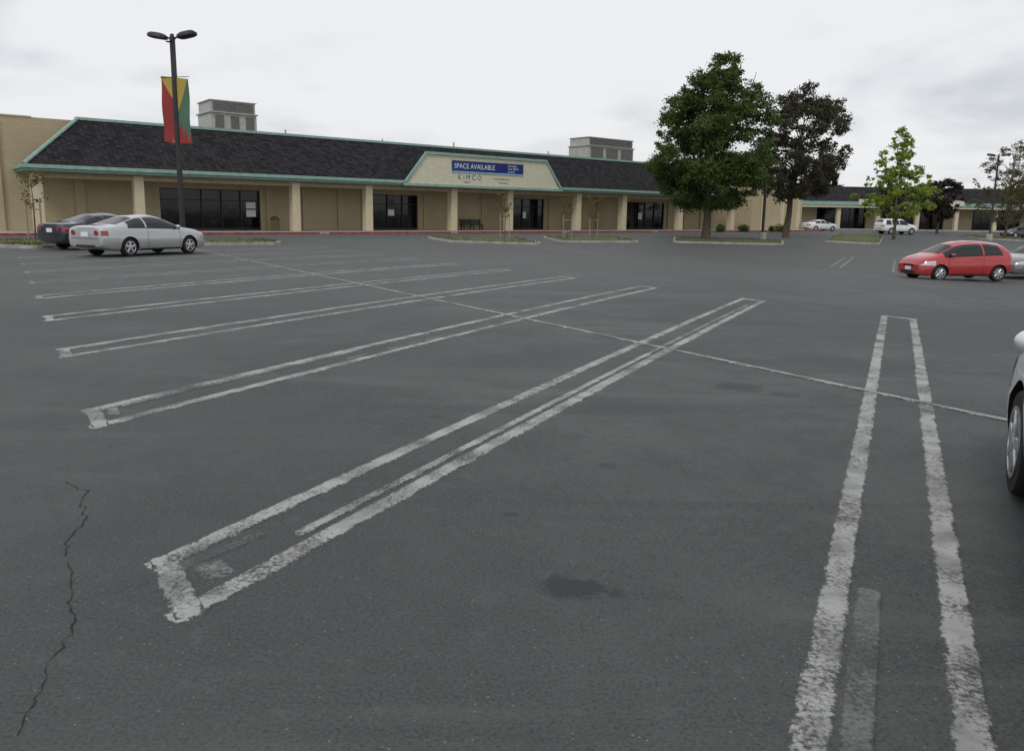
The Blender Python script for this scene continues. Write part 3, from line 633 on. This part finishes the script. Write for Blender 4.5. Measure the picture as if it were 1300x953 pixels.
    for xw in (ro-cx,ro+wb-cx):
        for s in (-1,1):
            yc=s*(Wd-.115)
            rr=r*.66
            ty.lathe([(rr,-tw),(r*.93,-tw*1.0),(r*.985,-tw*.82),(r,-tw*.5),(r,tw*.5),(r*.985,tw*.82),(r*.93,tw),(rr,tw)],(xw,yc,r),'y',40)
            bk.lathe([(rr*.98,s*tw*1.005),(rr*.98,s*tw*1.012)],(xw,yc,r),'y',32)
            n0=len(ri.v); prof=[(rr*1.03,s*tw*.98),(rr*1.03,s*(tw*1.08)),(rr*.92,s*tw*1.09),(rr*.9,s*tw*1.02)]
            for q_,h_ in prof:
                for k in range(36): t=2*math.pi*k/36; ri.v.append((xw+q_*math.cos(t),yc+h_,r+q_*math.sin(t)))
            for i in range(len(prof)-1):
                for k in range(36): a_=n0+i*36+k;b2=n0+i*36+(k+1)%36; ri.f.append((a_,b2,b2+36,a_+36))
            ns=cfg.get('spokes',5)
            for k in range(ns):
                t=2*math.pi*k/ns+.3; n0=len(ri.v); ct,sn=math.cos(t),math.sin(t)
                for (q_,hw,h0,h1) in ((.03,.05,1.0,1.14),(rr*.94,.03 if ns>5 else .042,1.0,1.08)):
                    for (dh,hh) in ((-hw,h0),(hw,h0),(hw*.7,h1),(-hw*.7,h1)): ri.v.append((xw+q_*ct-dh*sn,yc+s*tw*hh,r+q_*sn+dh*ct))
                for q in ((0,1,5,4),(1,2,6,5),(2,3,7,6),(3,0,4,7),(4,5,6,7)): ri.f.append(tuple(n0+i for i in q))
            ri.lathe([(.055,s*tw*1.0),(.055,s*tw*1.16),(.03,s*tw*1.2)],(xw,yc,r),'y',16)
    ty.ob('tyres',m_rub,e,smooth=True); ri.ob('rims',m_rim,e,smooth=True); bk.ob('wheel_backing_discs',m_blk,e)  # bk: flat black backing that closes the openings between the spokes
    return e
coupe=dict(L=4.58,W=1.74,wb=2.62,ro=1.02,r=.315,
 top=[(0,.99),(.1,1.04),(.62,1.07),(1.5,1.37),(2.05,1.42),(2.4,1.405),(2.72,1.35),(3.42,1.0),(4.0,.92),(4.35,.82),(4.52,.70),(4.58,.62)],
 belt=[(0,.90),(.6,.96),(1.6,.95),(3.3,.90),(4.0,.82),(4.35,.73),(4.58,.58)],zb=[(0,.36),(.2,.25),(.8,.19),(3.8,.19),(4.4,.2),(4.58,.26)],
 win=[(1.0,1.72),(1.80,3.25)],ws=(2.78,3.38),rw=(.70,1.42),seams=[1.78,3.2],handles=[2.05],hl=(.5,.60,.70),tl=(.2,.72,.88),bs=.62,gz=(.5,.56),pz=.68,mir=3.08,spokes=5,tum=.36)
hatch=dict(L=3.83,W=1.70,wb=2.46,ro=.60,r=.30,
 top=[(0,.98),(.1,1.28),(.32,1.45),(.9,1.52),(1.5,1.535),(2.0,1.50),(2.35,1.42),(3.08,1.03),(3.45,.93),(3.68,.82),(3.8,.68),(3.83,.62)],
 belt=[(0,.95),(.6,1.0),(1.6,.96),(2.9,.90),(3.4,.80),(3.65,.72),(3.83,.58)],zb=[(0,.32),(.2,.24),(.8,.19),(3.2,.19),(3.7,.2),(3.83,.26)],
 win=[(.45,1.22),(1.30,2.90)],ws=(2.42,3.02),rw=(.06,.24),seams=[1.28,2.72],handles=[1.5],hl=(.55,.60,.72),tl=(.22,.85,1.0),bs=.6,gz=(.55,.62),pz=.72,mir=2.62,spokes=7,tum=.30,rl=.35,fl=.7)
suv=dict(L=4.8,W=1.88,wb=2.75,ro=1.1,r=.38,
 top=[(0,1.15),(.12,1.6),(.4,1.80),(1.5,1.85),(2.6,1.83),(3.0,1.75),(3.6,1.28),(4.3,1.16),(4.65,1.02),(4.8,.8)],
 belt=[(0,1.1),(1.5,1.12),(3.5,1.08),(4.4,.98),(4.8,.76)],zb=[(0,.42),(.8,.3),(4.,.3),(4.8,.36)],
 win=[(.35,1.1),(1.2,2.15),(2.23,3.4)],ws=(3.05,3.55),rw=(.08,.3),seams=[1.18,2.2,3.3],handles=[1.4,2.45],hl=(.45,.72,.88),tl=(.15,.9,1.1),bs=.7,gz=(.7,.82),pz=.8,mir=3.2,spokes=6,tum=.22,rl=.35)
sedan=dict(coupe); sedan.update(win=[(.95,1.75),(1.83,2.45),(2.52,3.25)],seams=[1.8,2.5,3.2],handles=[1.95,2.7],spokes=7)
cp_s=carpaint('paint_silver',(.47,.48,.49),.35); cp_r=carpaint('paint_red',(.40,.010,.012)); cp_w=carpaint('paint_white',(.72,.73,.74)); cp_b=carpaint('paint_dark_blue',(.02,.025,.045),.3); cp_g=carpaint('paint_grey',(.2,.2,.2),.4)
hA=math.atan2(.8935,.449)
car('parked_car',(-13.25,27.4),hA+.08,cp_s,coupe)
car('parked_car',(-16.55,31.1),hA+.02,cp_b,sedan)
car('parked_car',(17.4,30.05),math.pi+math.radians(8),cp_r,hatch)
car('parked_car',(22.35,32.6),math.pi+math.radians(20),cp_g,sedan)
c0=np.array((3.07,4.31)); hd=np.array((.449,.8935)); rt=np.array((.8935,-.449)); ctr=c0+rt*.76-hd*(1.31)
car('parked_car',tuple(ctr),hA,cp_w,sedan)
car('parked_suv',(45.8,92.),math.radians(12),cp_w,suv)
car('parked_car',(38.6,97.),math.radians(20),cp_w,sedan)
car('parked_car',(64.5,98.),math.radians(190),cp_b,sedan)
# ---------------------------------------------------------------- camera, light, world
fpx=965.; th=math.atan(160.1/fpx)
R=(Matrix.Rotation(math.pi/2-th,3,'X')@Matrix.Rotation(math.radians(.83),3,'Z'))
cam=bpy.data.cameras.new('camera'); co=bpy.data.objects.new('camera',cam); COL.objects.link(co); co.matrix_world=Matrix.Translation((0,0,1.6))@R.to_4x4()
cam.sensor_width=36; cam.lens=36*fpx/1300; cam.shift_y=-45/1300; cam.clip_end=8000; cam.clip_start=.05; SC.camera=co
el,az=math.radians(48),math.radians(200)
s=bpy.data.lights.new('sun','SUN'); s.energy=1.2; s.angle=math.radians(16); s.color=(1,.97,.93); so=bpy.data.objects.new('sun',s); COL.objects.link(so)
dirv=Vector((math.sin(az)*math.cos(el),math.cos(az)*math.cos(el),math.sin(el))); so.rotation_euler=dirv.to_track_quat('Z','Y').to_euler()
W_=bpy.data.worlds.new('World'); SC.world=W_; W_.use_nodes=True; nt=W_.node_tree; bg=nt.nodes['Background']
sky=nd(nt,'ShaderNodeTexSky',sky_type='NISHITA',sun_disc=False,sun_elevation=el,sun_rotation=az)
g=nd(nt,'ShaderNodeTexCoord').outputs['Generated']; s3=nd(nt,'ShaderNodeSeparateXYZ',{'Vector':g}).outputs
dz=math_(nt,'ADD',math_(nt,'MAXIMUM',s3[2],0.),.26)
v=nd(nt,'ShaderNodeCombineXYZ',{'X':math_(nt,'DIVIDE',s3[0],dz),'Y':math_(nt,'DIVIDE',s3[1],dz),'Z':.9}).outputs[0]
n1=noise(nt,v,.7,4,.5,dist=.9); n2=noise(nt,v,2.2,4,.5)
k=math_(nt,'ADD',math_(nt,'MULTIPLY',n1,.68),math_(nt,'MULTIPLY',n2,.32))
cc=mix(nt,ramp(nt,k,.39,.56),(5.9,6.2,6.65),(8.8,8.85,9.0))
cc=mix(nt,ramp(nt,s3[2],.0,.16,.5,0),cc,(8.6,8.6,8.7))
nt.links.new(mix(nt,.94,sky.outputs[0],cc),bg.inputs[0]); bg.inputs[1].default_value=.1
SC.view_settings.view_transform='Standard'; SC.view_settings.look='None'; SC.view_settings.exposure=0
